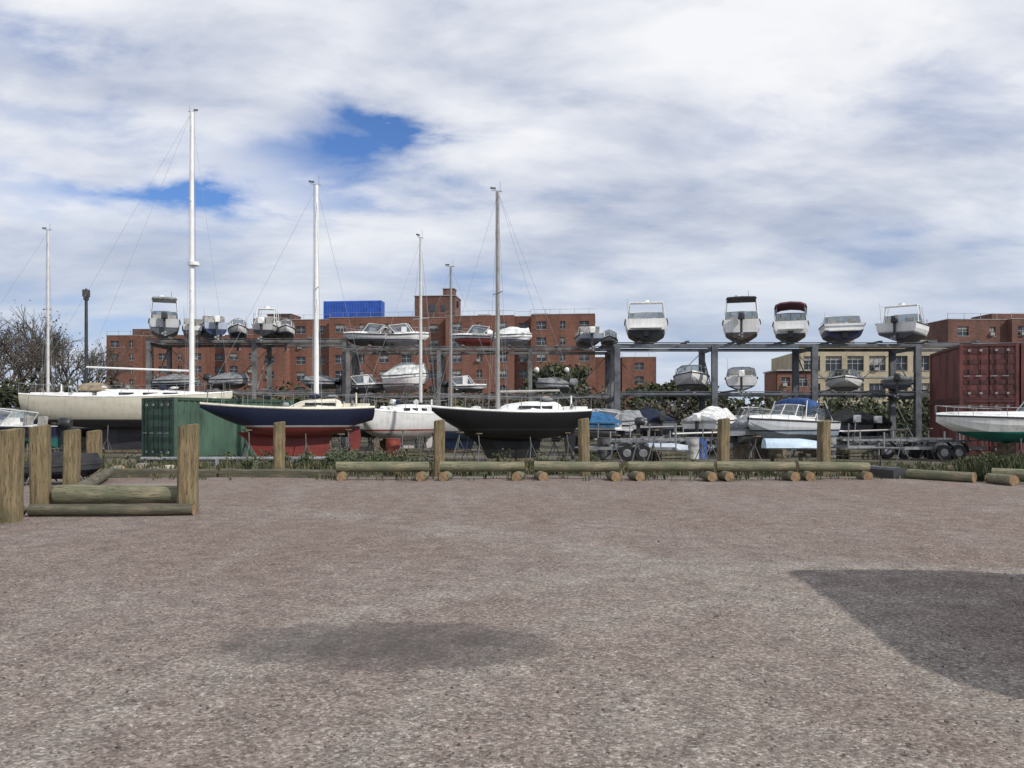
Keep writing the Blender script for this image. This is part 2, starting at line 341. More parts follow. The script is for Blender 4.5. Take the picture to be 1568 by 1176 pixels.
# ---------------------------------------------------------------- boats
def tripod(b,x,y,ztop,dr):
    b.cyl((x,y,.55),(x-dr*0,y-dr*.12,ztop),.022,.022,standm,6)
    for a in (0,2.1,4.2): b.cyl((x,y,.75),(x+.34*math.cos(a+dr),y+.34*math.sin(a+dr),0),.018,.018,standm,5)
    b.box((x,y-dr*.12,ztop+.01),(.24,.2,.04),blockw)
WR=.0055
def sailboat(loc,rz,Ln,beam,top,bottom,boot,deck,free,draft,mast_x,mast_top,boom=0,mastm=alu,mr=.075,keel=(.3,.62),cabin=(.25,.68),ov=(.14,.2),stripe=None,boomz=None,spread=1,cover=None,dodger=None,dsz=1.):
    b=B(); wl=draft+.12; hp=hullpaint(top,bottom,boot,wl,stripe,wl+free-.2)
    N=24; rings=[];sheer=[]
    for i in range(N+1):
        t=i/N
        if t<.45: hb=beam/2*(.62+.38*math.sin(t/.45*math.pi/2))
        else: hb=beam/2*max(.02,(1-((t-.45)/.55)**2.1))
        zs=wl+free*(1+.32*(t-.4)**2*2.2)
        zc=wl-.42*math.sin(min(1,max(0,(t-.02)/.9))*math.pi)**.8
        if t<ov[0]: zc=wl-.05+(ov[0]-t)/ov[0]*free*.42
        if t>1-ov[1]: zc=wl+((t-1+ov[1])/ov[1])**1.3*(free*1.05)
        zc=min(zc,zs-.04)
        ring=[]
        J=9
        for j in range(-J,J+1):
            s=1-abs(j)/J; th=s*math.pi/2
            y=hb*math.cos(th)**.62 if s<1 else 0
            z=zs-(zs-zc)*math.sin(th)**1.15
            ring.append((t*Ln, y*(1 if j>0 else -1), z))
        rings.append(ring); sheer.append((t*Ln,hb,zs))
    b.loft(rings,hp,True); b.add(rings[0],[tuple(range(len(rings[0])))],hp)
    dk=[]
    for x,hb,zs in sheer: dk.append([(x,-hb,zs),(x,-hb*.5,zs+.05),(x,0,zs+.07),(x,hb*.5,zs+.05),(x,hb,zs)])
    b.loft(dk,deck,True)
    for sgn in(-1,1):
        b.loft([[(x,sgn*hb,zs-.03),(x,sgn*(hb+.02),zs+.0),(x,sgn*(hb-.01),zs+.06)] for x,hb,zs in sheer],deck,False)
    k0,k1=keel; kr=[]
    for k,(z,f0,f1,wd) in enumerate([(wl-.2,k0-.03,k1+.08,.16),(wl-.45,k0,k1+.03,.12),(.14,k0+.02,k1-.05,.1)]):
        a,c=f0*Ln,f1*Ln; kr.append([(a,0,z),(a+(c-a)*.3,-wd,z),(a+(c-a)*.75,-wd,z),(c,0,z),(a+(c-a)*.75,wd,z),(a+(c-a)*.3,wd,z)])
    b.loft(kr,hp,False,True,False,True)
    b.box(((k0+k1)/2*Ln,0,.06),((k1-k0)*Ln*.8,.3,.14),blockw)
    b.loft([[(x,-.03,z),(x+w_,-.03,z),(x+w_,.03,z),(x,.03,z)] for x,w_,z in [(.07*Ln,.45,wl+.05),(.06*Ln,.5,wl-.4),(.07*Ln,.38,max(.35,wl-.95))]],hp,False,True,False,True)
    c0,c1=cabin; zc=wl+free*.98; cr=[]
    for t,hf,wf in [(c0,.34,.52),(c0+.03,.42,.56),((c0+c1)/2,.38,.55),(c1-.07,.27,.40),(c1,.05,.28)]:
        hw=beam/2*wf; h=hf
        cr.append([(t*Ln,-hw,zc),(t*Ln,-hw*.93,zc+h*.8),(t*Ln,-hw*.7,zc+h),(t*Ln,0,zc+h+.06),(t*Ln,hw*.7,zc+h),(t*Ln,hw*.93,zc+h*.8),(t*Ln,hw,zc)])
    b.loft(cr,deck,False); b.add(cr[0],[tuple(range(7))],deck)
    for sgn in (-1,1):
        for q in (.25,.45,.62):
            t=c0+(c1-c0)*q; b.box((t*Ln,sgn*beam/2*(.545-.06*q),zc+.2),(Ln*.07,.03,.12),darkglass,rz=-sgn*.04)
    b.box(((c0+.02)*Ln+.3,0,zc+.5),(.6,.55,.06),dark)
    if dodger:
        rr=[]
        for x,z in((-1.3,.85),(-.7,.95),(0,.9),(.35,.7),(.7,.4)):
            hw=beam*.26; X_=c0*Ln+x*dsz; Z_=zc+.3+(z-.3)*dsz
            rr.append([(X_,-hw,zc+.35),(X_,-hw*.92,Z_-.15),(X_,-hw*.5,Z_),(X_,0,Z_+.05),(X_,hw*.5,Z_),(X_,hw*.92,Z_-.15),(X_,hw,zc+.35)])
        b.loft(rr,dodger,True)
    for sgn in(-1,1):
        b.box((c0*Ln*.55,sgn*beam*.29,zc+.14),(c0*Ln*.8,.08,.22),deck)
        b.cyl((c0*Ln*.7,sgn*beam*.33,zc+.2),(c0*Ln*.7,sgn*beam*.33,zc+.36),.06,.05,steel,8)
    b.box((c0*Ln*.5,0,zc+.11),(c0*Ln*.75,beam*.4,.02),dark)
    b.cyl((c0*Ln*.45,0,zc+.1),(c0*Ln*.45,0,zc+.7),.05,.04,deck,6)
    for q in range(5):
        xx=R(.05,.8)*Ln; b.blob((xx,R(-.25,.25)*beam*.6,zc+.18+(.35 if c0*Ln<xx<c1*Ln-.5 else 0)),(R(.1,.3),R(.1,.2),R(.06,.16)),random.choice([greyc,whitec,navyc,tanc]),8,5,.15)
    st=[sheer[i] for i in (0,3,6,9,12,15,18,21,23)]
    for sgn in (-1,1):
        pr=None
        for x,hb,zs in st:
            p=(x,sgn*max(hb-.06,.02),zs+.55); b.cyl((x,sgn*max(hb-.06,.02),zs),p,.011,.011,steel,4,False)
            if pr: b.cyl(pr,p,.006,.006,wire,4,False)
            pr=p
    for i in (0,23):
        x,hb,zs=sheer[i]; b.cyl((x,-hb,zs+.55),(x,hb,zs+.55),.016,.016,steel,5)
    mx=mast_x*Ln; mb=zc+.38
    b.cyl((mx,0,mb-.3),(mx,0,mast_top),mr,mr*.72,mastm,10)
    b.cyl((mx-.18,0,mast_top+.03),(mx+.25,0,mast_top+.03),.022,.015,steel,5)
    b.cyl((mx-.1,0,mast_top),(mx-.1,0,mast_top+.4),.012,.008,steel,4); b.box((mx+.2,0,mast_top+.12),(.22,.04,.07),dark)
    b.cyl((mx+mr*1.3,0,mb+.8),(mx+mr,0,mast_top),.008,.008,wire,4,False)
    H=mast_top-mb
    sps=[.52] if spread==1 else [.36,.68]
    for sgn in (-1,1):
        last=(mx,sgn*beam*.47,wl+free)
        for sf in sps:
            z=mb+H*sf; p=(mx,sgn*beam*.27*(1-.3*sf),z); b.cyl((mx,0,z),p,.025,.018,mastm,5)
            b.cyl(last,p,WR,WR,wire,4,False); last=p
        b.cyl(last,(mx,0,mast_top-.1),WR,WR,wire,4,False)
        b.cyl((mx,sgn*beam*.45,wl+free),(mx,0,mb+H*sps[0]),WR,WR,wire,4,False)
    b.cyl((sheer[-1][0]-.1,0,sheer[-1][2]),(mx,0,mast_top-.1),WR,WR,wire,5,False)
    b.cyl((0,0,sheer[0][2]),(mx,0,mast_top),WR,WR,wire,4,False)
    if spread==2: b.cyl((mx+.1,0,mb+H*.45),(mx+.1,0,mb+H*.45+.18),.28,.28,mastw,12)
    if boom:
        bz=boomz or mb+.6
        b.cyl((mx-.08,0,bz),(mx-boom,0,bz+.03*boom),.055,.05,mastm,8)
        if cover: b.loft([[(mx-.1-q*boom*.95,math.sin(a)*.13*(1-.4*q),bz+.03*q*boom+.1+math.cos(a)*.16*(1-.4*q)) for a in [k*math.pi/4 for k in range(8)]] for q in (0,.2,.4,.6,.8,1)],cover,True,True,True,True)
        b.cyl((mx-boom,0,bz+.03*boom),(mx*.1,0,zc+.2),.007,.007,wire,4,False)
        b.cyl((mx-boom,0,bz+.03*boom),(mx,0,mast_top),WR,WR,wire,4,False)
    for t in (.16,.42,.74):
        i=int(t*N); hb=sheer[i][1]
        for sgn in(-1,1): tripod(b,t*Ln,sgn*(hb*.62+.1),wl-.12,sgn)
    return b.make('sailboat',loc,rz)

def powerboat(loc,rz,Ln,beam,H,top=WHITE,bottom=(.03,.03,.04),boot=(.05,.06,.1),style='open',can=bluec,motor=True,stripe=None,tc=.46,name='power_boat',roll=0,stands=0,wlf=.42,deckm=gel,cx=(.1,1.),chh=1.0):
    b=B(); hp=hullpaint(top,bottom,boot,H*wlf,stripe,H*.7)
    ts=[0,.03,.1,.2,.3,.4,tc,tc+.012,.55,.62,.7,.78,.85,.91,.96,1]
    rings=[];dk=[];sheer=[]
    for t in ts:
        hb=beam/2*(.9+.1*math.sin(min(1,t/.45)*math.pi/2)) if t<.5 else beam/2*max(.03,1-((t-.5)/.5)**2.3)
        zs=H*(.93+.16*t*t); zk=0 if t<.6 else ((t-.6)/.4)**2.1*H*.82
        yc=hb*.84; zc=min(zs-.1*H,zk+.30*H*(1+.5*t)*(1 if t<.6 else max(.25,1-(t-.6)*1.6)))
        half=[(hb,zs),(hb*.99,zs-.07*H),(hb*.96,(zs+zc)/2),(yc,zc),(yc*.93,zc-.03*H),(yc*.5,(zk+zc)/2-.03*H),(0,zk)]
        rings.append([(t*Ln,-y,z) for y,z in half]+[(t*Ln,y,z) for y,z in half[-2::-1]])
        sheer.append((t*Ln,hb,zs))
        x=t*Ln; wg=min(.17,hb*.4); zf=H*.5
        if t<.01: d=[(hb,zs),(hb-wg,zs+.01),(hb-wg-.03,zs+.005),(0,zs)]
        elif t<=tc: d=[(hb,zs),(hb-wg,zs+.02),(hb-wg-.03,zf),(0,zf)]
        else:
            k=max(0,1-((t-tc)/(1-tc)))**.6; d=[(hb,zs),(hb*.8,zs+.04),(hb*.62,zs+.05+.28*k*H*.6),(0,zs+.07+.34*k*H*.6)]
        dk.append([(x,-y,z) for y,z in d]+[(x,y,z) for y,z in d[-2::-1]])
    b.loft(rings,hp,False); b.add(rings[0],[tuple(range(13))],hp)
    for s_ in(-1,1): b.loft([[(x,s_*(hb+.005),zs-.07),(x,s_*(hb+.04),zs-.05),(x,s_*(hb+.04),zs-.015),(x,s_*(hb+.002),zs)] for x,hb,zs in sheer],dark,False)
    zt=sheer[6][2]; hb=beam/2
    if style=='cover':
        rr=[]
        for (x,h2,zs),t in zip(sheer,ts):
            k=math.sin(min(1,max(.05,t*1.3+.1))*math.pi*.75)**.7*.75*H if t<.96 else .05
            a=R(-.03,.03)
            rr.append([(x,-h2-.05,zs-.18),(x,-h2*.97,zs+.04),(x,-h2*.5,zs+k*.62+a),(x,0,zs+k+a),(x,h2*.5,zs+k*.6-a),(x,h2*.97,zs+.04),(x,h2+.05,zs-.18)])
        b.loft(rr,can,False); b.add(rr[0],[tuple(range(7))],can)
    else:
        b.loft(dk,deckm,False)
        b.box((.22*Ln,-hb*.45,H*.5+.25),(.5,.5,.5),deckm); b.box((.22*Ln-.22,-hb*.45,H*.5+.6),(.1,.5,.45),cockpit,ry=-.15)
        b.box((.22*Ln,hb*.45,H*.5+.25),(.5,.5,.5),deckm); b.box((.22*Ln-.22,hb*.45,H*.5+.6),(.1,.5,.45),cockpit,ry=-.15)
        b.box((.05*Ln,0,H*.5+.2),(.35,beam*.62,.35),cockpit)
        b.box((tc*Ln-.1,-hb*.45,H*.5+.4),(.3,.6,.75),deckm)
        xb=tc*Ln+.35; z0=zt+.12*H; hh=.52; P0=[(xb-1.0,-hb*.9,z0),(xb,-hb*.62,z0+.04),(xb+.1,0,z0+.07),(xb,hb*.62,z0+.04),(xb-1.0,hb*.9,z0)]
        P1=[(x-.38,y*.88,z+hh-(.1 if abs(y)>hb*.7 else 0)) for x,y,z in P0]
        for i in range(4):
            b.add([P0[i],P0[i+1],P1[i+1],P1[i]],[(0,1,2,3)],glass)
            b.cyl(P0[i],P0[i+1],.03,.03,alu,5); b.cyl(P1[i],P1[i+1],.028,.028,alu,5)
        for i in range(5): b.cyl(P0[i],P1[i],.028,.028,alu,5)
        b.loft([[(x,y,z0-.3),(x,y,z)] for x,y,z in P0],deckm,False)
        if style in('hardtop','canvas','arch'):
            ht=z0+1.15*chh if style!='arch' else z0+.95
            if style=='hardtop':
                rr=[]
                for x in (.16*Ln,.18*Ln,.38*Ln,tc*Ln+.1,tc*Ln+.22):
                    e=.0 if x in(.16*Ln,tc*Ln+.22) else .06
                    rr.append([(x,-hb*.8,ht),(x,-hb*.72,ht+.05+e),(x,0,ht+.08+e),(x,hb*.72,ht+.05+e),(x,hb*.8,ht),(x,0,ht+.0)])
                b.loft(rr,can,False,True,True,True)
                b.cyl((.2*Ln,-.4,ht+.1),(.2*Ln,-.4,ht+.5),.02,.01,steel,4); b.cyl((.3*Ln,.2,ht+.1),(.3*Ln,.2,ht+.28),.22,.2,gel,10)
            elif style=='canvas':
                rr=[]
                for q,dz in ((0,-.12),(.1,0),(.45,.08),(.7,.06),(.9,-.02),(1,-.25)):
                    x=Ln*(cx[0]+(tc+.03-cx[0])*q*cx[1])
                    rr.append([(x,-hb*.9,ht-.30+dz),(x,-hb*.84,ht-.1+dz),(x,-hb*.55,ht+.03+dz),(x,0,ht+.08+dz),(x,hb*.55,ht+.03+dz),(x,hb*.84,ht-.1+dz),(x,hb*.9,ht-.30+dz)])
                b.loft(rr,can,True)
                for s_ in(-1,1): b.add([(Ln*.14,s_*hb*.9,zt+.05),(Ln*tc*.8,s_*hb*.9,zt+.4),(Ln*tc*.9,s_*hb*.88,ht-.34),(Ln*.14,s_*hb*.88,ht-.34)],[(0,1,2,3)],glass)
            else:
                for x in (.24*Ln,.3*Ln):
                    b.cyl((x,-hb*.75,ht),(x,hb*.75,ht),.045,.045,deckm,6)
                b.box((.27*Ln,0,ht+.01),(.06*Ln,hb*1.5,.05),deckm)
                b.cyl((.27*Ln,0,ht),(.27*Ln,0,ht+.16),.2,.18,gel,10)
            for s_ in(-1,1):
                for x,x2 in ((.12*Ln,.2*Ln),(.34*Ln,.3*Ln),(tc*Ln,.44*Ln)):
                    b.cyl((x,s_*hb*.88,zt),(x2,s_*hb*.76,ht),.026,.026,alu,5)
        for s_ in(-1,1):
            pr=None
            for i in (8,10,12,13,15):
                x,h2,zs=sheer[i]; p=(x,s_*h2*.9,zs+.36); b.cyl((x,s_*h2*.92,zs),p,.013,.013,steel,4)
                if pr: b.cyl(pr,p,.014,.014,steel,4)
                pr=p
        b.cyl((.15*Ln,hb*.8,zt),(.12*Ln,hb*.85,zt+R(.7,1.3)),.009,.005,dark,4)
    if motor:
        mz=H*.93
        b.loft([[(-.12-.5*q,-.17*w_,mz+z-.05),(-.12-.5*q,.17*w_,mz+z-.05),(-.12-.5*q,.15*w_,mz+z+.32*w_),(-.12-.5*q,-.15*w_,mz+z+.32*w_)] for q,w_,z in((0,.8,.02),(.25,1.1,0),(.75,1.1,0),(1,.75,.03))],random.choice([dark,gel,dark]),True,True,True,True)
        b.box((-.3,0,mz-.4),(.2,.14,.75),dark); b.box((-.3,0,mz-.85),(.5,.05,.06),dark); b.cyl((-.62,0,mz-.95),(-.12,0,mz-.95),.05,.07,dark,6)
        for a in(0,2.1,4.2): b.box((-.6,.1*math.cos(a),mz-.95+.1*math.sin(a)),(.03,.12,.12),steel,rx=a)
    else:
        b.box((-.14,0,H*.28),(.28,.3,.35),dark)
        b.box((-.3,0,H*.5),(.55,beam*.7,.05),deckm)
    if stands:
        for t in(.15,.62):
            for s_ in(-1,1):
                y=s_*beam*.36; b.cyl((t*Ln,y,-stands+.35),(t*Ln,y,H*.2),.03,.03,standm,6)
                for a in(0,2.1,4.2): b.cyl((t*Ln,y,-stands+.5),(t*Ln+.3*math.cos(a),y+.3*math.sin(a),-stands),.022,.022,standm,5)
            b.box((t*Ln,0,-stands/2),(.3,.7,stands),blockw)
    return b.make(name,loc,rz,1,roll)

def trailer(loc,rz,Ln=6,wd=1.9,rb=True):
    b=B()
    for s_ in(-1,1):
        b.box((Ln*.4,s_*wd*.38,.5),(Ln*.75,.07,.12),steel); b.cyl((Ln*.77,s_*wd*.38,.5),(Ln,0,.48),.045,.045,steel,6)
        for x in((Ln*.3,Ln*.44) if rb else (Ln*.36,)):
            b.cyl((x,s_*(wd*.5-.1),.32),(x,s_*(wd*.5+.1),.32),.32,.32,black,16); b.cyl((x,s_*(wd*.5+.1),.32),(x,s_*(wd*.5+.12),.32),.17,.15,steel,10)
            b.loft([[(x+.42*math.cos(a),s_*(wd*.5-.13),.34+.42*math.sin(a)),(x+.42*math.cos(a),s_*(wd*.5+.15),.34+.42*math.sin(a))] for a in [k*math.pi/6 for k in range(7)]],dark,True)
        b.box((Ln*.35,s_*wd*.22,.78),(Ln*.5,.12,.08),greyc)
        for x in(Ln*.15,Ln*.55): b.cyl((x,s_*wd*.22,.5),(x,s_*wd*.22,.76),.03,.03,steel,5)
        b.cyl((.1,s_*wd*.42,.5),(.1,s_*wd*.46,1.5),.03,.03,steel,5)
    for x in(.05,Ln*.3,Ln*.55,Ln*.75): b.box((x,0,.46),(.07,wd*.78,.07),steel)
    b.cyl((Ln*.88,0,.5),(Ln*.88,0,1.15),.04,.04,steel,6); b.cyl((Ln*.93,0,.1),(Ln*.93,0,.7),.035,.035,steel,6); b.cyl((Ln*.93,-.04,.1),(Ln*.93,.04,.1),.1,.1,black,10)
    return b.make('boat_trailer',loc,rz)

def fr(x0,y0,x1,y1): return math.atan2(y1-y0,x1-x0),math.hypot(x1-x0,y1-y0)
x0,y0=WX(42,42),42
sailboat((x0,y0,0),rad(7),10.1,3.2,CREAM,(.04,.04,.05),(.06,.06,.07),gel,1.2,1.5,.797,WZ(172,43),boom=5.2,mastm=mastw,mr=.14,boomz=WZ(568,43),spread=2,cabin=(.36,.93),keel=(.35,.6),ov=(.06,.12),dodger=tanc,dsz=.7)
x1,y1,x0,y0=WX(306,31.6),31.6,WX(567,34.4),34.4
a,l=fr(x0,y0,x1,y1)
sailboat((x0,y0,0),a,l,2.3,(.012,.018,.045),(.20,.035,.03),(.4,.4,.4),cream,.72,1.25,.335,WZ(284,33.5),boom=0,mastm=mastw,mr=.11,keel=(.25,.72),cabin=(.2,.5),ov=(.16,.26))
x1,y1,x0,y0=WX(560,35.5),35.5,WX(668,39.5),39.5
a,l=fr(x0,y0,x1,y1)
sailboat((x0,y0,0),a,l+.4,2.1,WHITE,(.5,.47,.45),(.3,.05,.03),gel,.78,1.05,.22,WZ(368,39),mastm=alu,mr=.085,cabin=(.15,.75),ov=(.05,.12))
x1,y1,x0,y0=WX(661,31.4),31.4,WX(894,34.0),34.0
a,l=fr(x0,y0,x1,y1)
sailboat((x0,y0,0),a,l,2.2,(.008,.008,.01),(.01,.01,.011),(.02,.02,.02),gel,.72,1.12,.585,WZ(295,32.6),boom=2.7,mastm=alud,mr=.09,boomz=WZ(600,32.6),keel=(.3,.7),ov=(.12,.2),cabin=(.2,.6))
sailboat((WX(780,43),43.5,0),rad(176),6.2,2.2,(.6,.6,.6),(.05,.1,.2),(.1,.1,.1),gel,.75,.9,.50,WZ(405,43),mastm=alud,mr=.07)
sailboat((WX(66,46),47,0),rad(190),6.6,2.4,(.03,.04,.06),(.05,.2,.18),(.5,.5,.5),gel,.65,1.0,.04,WZ(353,47),mastm=alu,mr=.09,boom=0)
powerboat((WX(66,33),34,.5),rad(175),5.2,2.0,.95,(.02,.025,.05),(.03,.16,.14),style='open',stands=.5)
powerboat((WX(26,21),21.5,.08),rad(15),1.8,1.1,.42,(.04,.045,.05),style='cover',can=blackc,motor=False,stands=.08,name='covered_tender')

def rack(xs,yf,yb,z1,z2,cw,mat,name='boat_storage_rack'):
    b=B(); x0,x1=xs[0],xs[-1]
    for x in xs:
        for y in(yf,yb):
            b.box((x,y,(z1-.13)/2),(cw,.05,z1-.13),mat); b.box((x,y-.13,(z1-.13)/2),(cw*1.0,.03,z1-.13),mat); b.box((x,y+.13,(z1-.13)/2),(cw,.03,z1-.13),mat)
            b.box((x,y,.03),(cw*1.8,.5,.06),mat)
        for z in(z1-.3,z2-.3): b.box((x,(yf+yb)/2,z),(.16,yb-yf-.3,.2),mat)
        b.cyl((x,yf+.2,.3),(x,yb-.2,z2-.4),.04,.04,mat,5); b.cyl((x,yf+.2,z2-.2),(x,yb-.2,z1-.4),.04,.04,mat,5)
    for y in(yf,yb):
        for z,h in((z1,.24),(z2,.2)):
            b.box(((x0+x1)/2,y,z-h/2+.0),(x1-x0+cw+.1,.16,h*.5),mat)
            b.box(((x0+x1)/2,y,z+.01),(x1-x0+cw+.14,.26,.03),mat); b.box(((x0+x1)/2,y,z-h+.02),(x1-x0+cw+.14,.26,.03),mat)
    x=x0+1.3
    while x<x1-.5:
        for z in(z1,z2): b.box((x,(yf+yb)/2,z+.07),(.16,yb-yf+.3,.1),mat)
        x+=2.8
    for i in range(0,len(xs)-1,2):
        b.cyl((xs[i],yb+.1,.4),(xs[i+1],yb+.1,z1-.3),.02,.02,mat,4)
        b.cyl((xs[i+1],yb+.1,.4),(xs[i],yb+.1,z1-.3),.02,.02,mat,4)
    return b.make(name)
YR=48.
rack([WX(p,YR) for p in(945,1094,1247,1405,1560)],YR,YR+3.2,WZ(525,YR),WZ(600,YR),.34,rackm)
rack([WX(p,49.5) for p in(533,672,812,938)],49.5,52.5,WZ(531,49.5),WZ(604,49.5),.22,rackm2)
rack([WX(p,50) for p in(228,390,528)],50,53,WZ(519,50),WZ(598,50),.24,rackm2)
ZR=WZ(525,YR)+.13; ZM=WZ(600,YR)+.13; ZB=WZ(531,49.5)+.13; ZBm=WZ(604,49.5)+.13; ZA=WZ(519,50)+.13; ZAm=WZ(598,50)+.13
U=rad(90); D=rad(-90)
def onrack(px,d,z,wpx,H,rz,f=1.,**k):
    bm=wpx*d/F; Ln=k.pop('Ln',5.8)
    t=math.atan2((px-CX),F)*f
    x=WX(px,d); y=d-.3
    if rz<0: x+=math.sin(t)*Ln; y+=math.cos(t)*Ln
    return powerboat((x,y,z),rz-t,Ln,bm,H,**k)
DK=(.015,.015,.02); NV=(.02,.03,.09)
onrack(988,YR,ZR,68,1.35,U,Ln=7.2,bottom=DK,style='arch',motor=False,wlf=.40)
onrack(1133,YR,ZR,58,1.3,U,bottom=(.09,.07,.05),style='hardtop',can=blackc,motor=True,wlf=.3)
onrack(1208,YR,ZR,54,1.2,U,bottom=DK,style='canvas',can=maroon,motor=False,wlf=.28,chh=.85)
onrack(1290,YR,ZR,64,1.05,U+.08,bottom=NV,style='open',motor=False,boot=NV,wlf=.5,stripe=(.3,.32,.36))
onrack(1368,YR,ZR,64,1.1,U-.2,bottom=(.06,.06,.07),style='arch',motor=True,boot=(.3,.3,.3),wlf=.4)
onrack(905,49.5,ZB,38,.7,U+.1,bottom=DK,style='open',top=(.3,.36,.4))
onrack(932,49.8,ZB,26,.5,D,bottom=(.2,.2,.2),style='open',top=(.6,.6,.6),Ln=4.6)
onrack(1057,YR,ZM,56,.95,D,Ln=6,bottom=(.3,.3,.3),style='open',wlf=.3)
onrack(1133,YR,ZM,50,.8,U,bottom=(.5,.5,.5),style='open',motor=True,wlf=.2)
onrack(1290,YR,ZM,56,.7,D,Ln=6,bottom=(.2,.2,.2),style='open',wlf=.2)
onrack(1370,YR,ZM,46,.6,U,bottom=DK,top=(.12,.12,.12),style='cover',can=greyc)
onrack(255,50,ZA,46,1.15,U,bottom=(.1,.12,.13),top=(.5,.52,.53),style='hardtop',can=greyc)
onrack(298,50,ZA,30,.7,U,bottom=(.2,.2,.2),style='open')
onrack(334,50,ZA,38,.9,U+.1,bottom=(.02,.05,.14),top=(.4,.45,.55),style='open',motor=True)
onrack(367,50.6,ZA,30,.75,D,bottom=NV,style='open',Ln=5)
onrack(404,50,ZA,34,.8,U-.2,bottom=(.05,.05,.05),top=(.5,.5,.5),style='arch',Ln=5)
onrack(440,50,ZA,28,.65,D,style='open',Ln=5)
def side(px0,px1,d,z,H,beam=1.9,dr=1,**k):
    a,c=(WX(px0,d),WX(px1,d)) if dr>0 else (WX(px1,d),WX(px0,d))
    powerboat((a,d+R(.2,.8),z),0 if dr>0 else math.pi,abs(c-a),beam,H,**k)
side(524,592,50,ZB,.7,dr=-1,top=(.5,.52,.53),bottom=(.06,.06,.06),style='open',tc=.4)
side(592,655,50,ZB,.72,dr=1,style='open',bottom=(.3,.3,.32))
side(690,753,50,ZB,.62,dr=-1,top=(.5,.5,.5),bottom=(.3,.05,.04),style='open',wlf=.6)
side(757,815,50,ZB,.7,dr=1,style='cover',can=whitec,bottom=(.4,.4,.42))
powerboat((WX(592,50),50.6,ZBm),rad(-12),2.6,2.2,1.1,style='cover',can=whitec,bottom=(.5,.5,.5),motor=False)
for px0,px1,dr in((540,590,1),(690,745,1),(820,870,-1)):
    side(px0,px1,50.3,ZBm,R(.4,.6),dr=dr,top=random.choice([(.4,.4,.4),(.3,.31,.32),(.6,.6,.57)]),bottom=(.1,.1,.1),style='open' if px0!=820 else 'cover',can=greyc)
for px0,px1,dr in((240,300,1),(325,380,1),(460,515,-1)):
    side(px0,px1,50.6,ZAm,R(.4,.65),dr=dr,top=random.choice([(.4,.4,.4),(.25,.26,.27),(.55,.55,.52)]),bottom=(.08,.08,.08),style=random.choice(['open','cover']),can=greyc)
trailer((WX(900,37),37,0),rad(20),4.8)
powerboat((WX(950,37.5),38.2,.85),rad(160),2.8,1.6,.7,style='cover',can=tarpb,bottom=(.4,.4,.42),motor=False)
powerboat((WX(975,39),40.5,.7),rad(172),3.6,1.7,.8,style='open',bottom=(.3,.3,.32),motor=True,stands=.7)
x1,y1,x0,y0=WX(1160,35.2),35.2,WX(1258,37.8),37.8
a,l=fr(x0,y0,x1,y1); powerboat((x0,y0,.66),a,l+.6,2.2,1.0,style='canvas',can=bluec,top=(.62,.64,.66),bottom=(.35,.42,.5),stands=.66,wlf=.5,motor=False,tc=.5,cx=(.3,.6),chh=.65)
powerboat((WX(1440,33)+7.6,33.6,.72),rad(183),7.7,2.5,1.05,style='open',bottom=(.02,.22,.19),boot=(.02,.2,.17),stands=.72,motor=False,wlf=.38)
def dinghy(loc,rz,Ln,beam,H,col):
    b=B(); m=paint('dinghy_'+str(col),col,.45,.15); rr=[]
    for i in range(11):
        t=i/10; hb=beam/2*(.75+.25*math.sin(min(1,t/.45)*1.57) if t<.5 else max(.04,1-((t-.5)/.5)**2.4)); k=1-.5*max(0,t-.6)**1.2*2
        rr.append([(t*Ln,-hb,.0),(t*Ln,-hb*.95,H*.45*k),(t*Ln,-hb*.6,H*.9*k),(t*Ln,0,H*k),(t*Ln,hb*.6,H*.9*k),(t*Ln,hb*.95,H*.45*k),(t*Ln,hb,0)])
    b.loft(rr,m,True); b.add(rr[0],[tuple(range(7))],m)
    for s_ in(-1,1): b.loft([[(p[0][0],s_*abs(p[0][1]),-.02),(p[0][0],s_*(abs(p[0][1])+.05),.03),(p[0][0],s_*abs(p[0][1]),.07)] for p in rr],m,False)
    for x in(Ln*.2,Ln*.7): b.box((x,0,-.25),(.15,beam*1.1,.1),curbwood)
    for x in(Ln*.2,Ln*.7):
        for s_ in(-1,1): b.box((x,s_*beam*.45,-.5),(.12,.12,.5),curbwood)
    b.make('upturned_dinghy',loc,rz)
dinghy((WX(1172,32),32.2,.55),rad(-4),2.2,1.1,.38,(.5,.62,.72))
dinghy((WX(990,34),34,.4),rad(10),1.8,1.0,.3,(.4,.45,.5))
powerboat((WX(1128,36),36.2,.6),rad(28),2.4,1.4,.8,style='cover',can=greyc,top=(.5,.5,.5),bottom=(.3,.3,.3),motor=False,stands=.6)
for px,d,a,l in((1000,38,-160,5),(1045,36,20,5.5),(1085,40,150,6),(1350,36,10,6),(1395,39,160,5),(1330,42,30,6),(1020,42,0,5.5),(955,34,170,4.6),(1415,34.5,185,4.5),(1290,40,-20,5)):
    trailer((WX(px,d)-2.2*math.cos(rad(a)),d-2*math.sin(rad(a)),0),rad(a),l)
for px,d,a,col,cn in((1310,44,80,(.05,.05,.05),blackc),(1180,45,100,(.3,.3,.3),greyc),(1010,45,95,(.2,.22,.24),navyc),(1340,45,88,(.04,.04,.04),blackc),(1070,41,60,(.6,.6,.6),whitec),(860,42,20,(.5,.5,.5),greyc),(110,46,5,(.3,.3,.3),bluec),(480,44,10,(.4,.4,.4),greyc),(585,45,90,(.3,.1,.1),redc),(1240,46,90,(.1,.1,.1),greyc)):
    powerboat((WX(px,d),d,.75),rad(a),R(4.6,5.6),2.0,R(.75,1.0),top=col,style='cover' if random.random()<.65 else 'open',can=cn,stands=.75,bottom=DK)
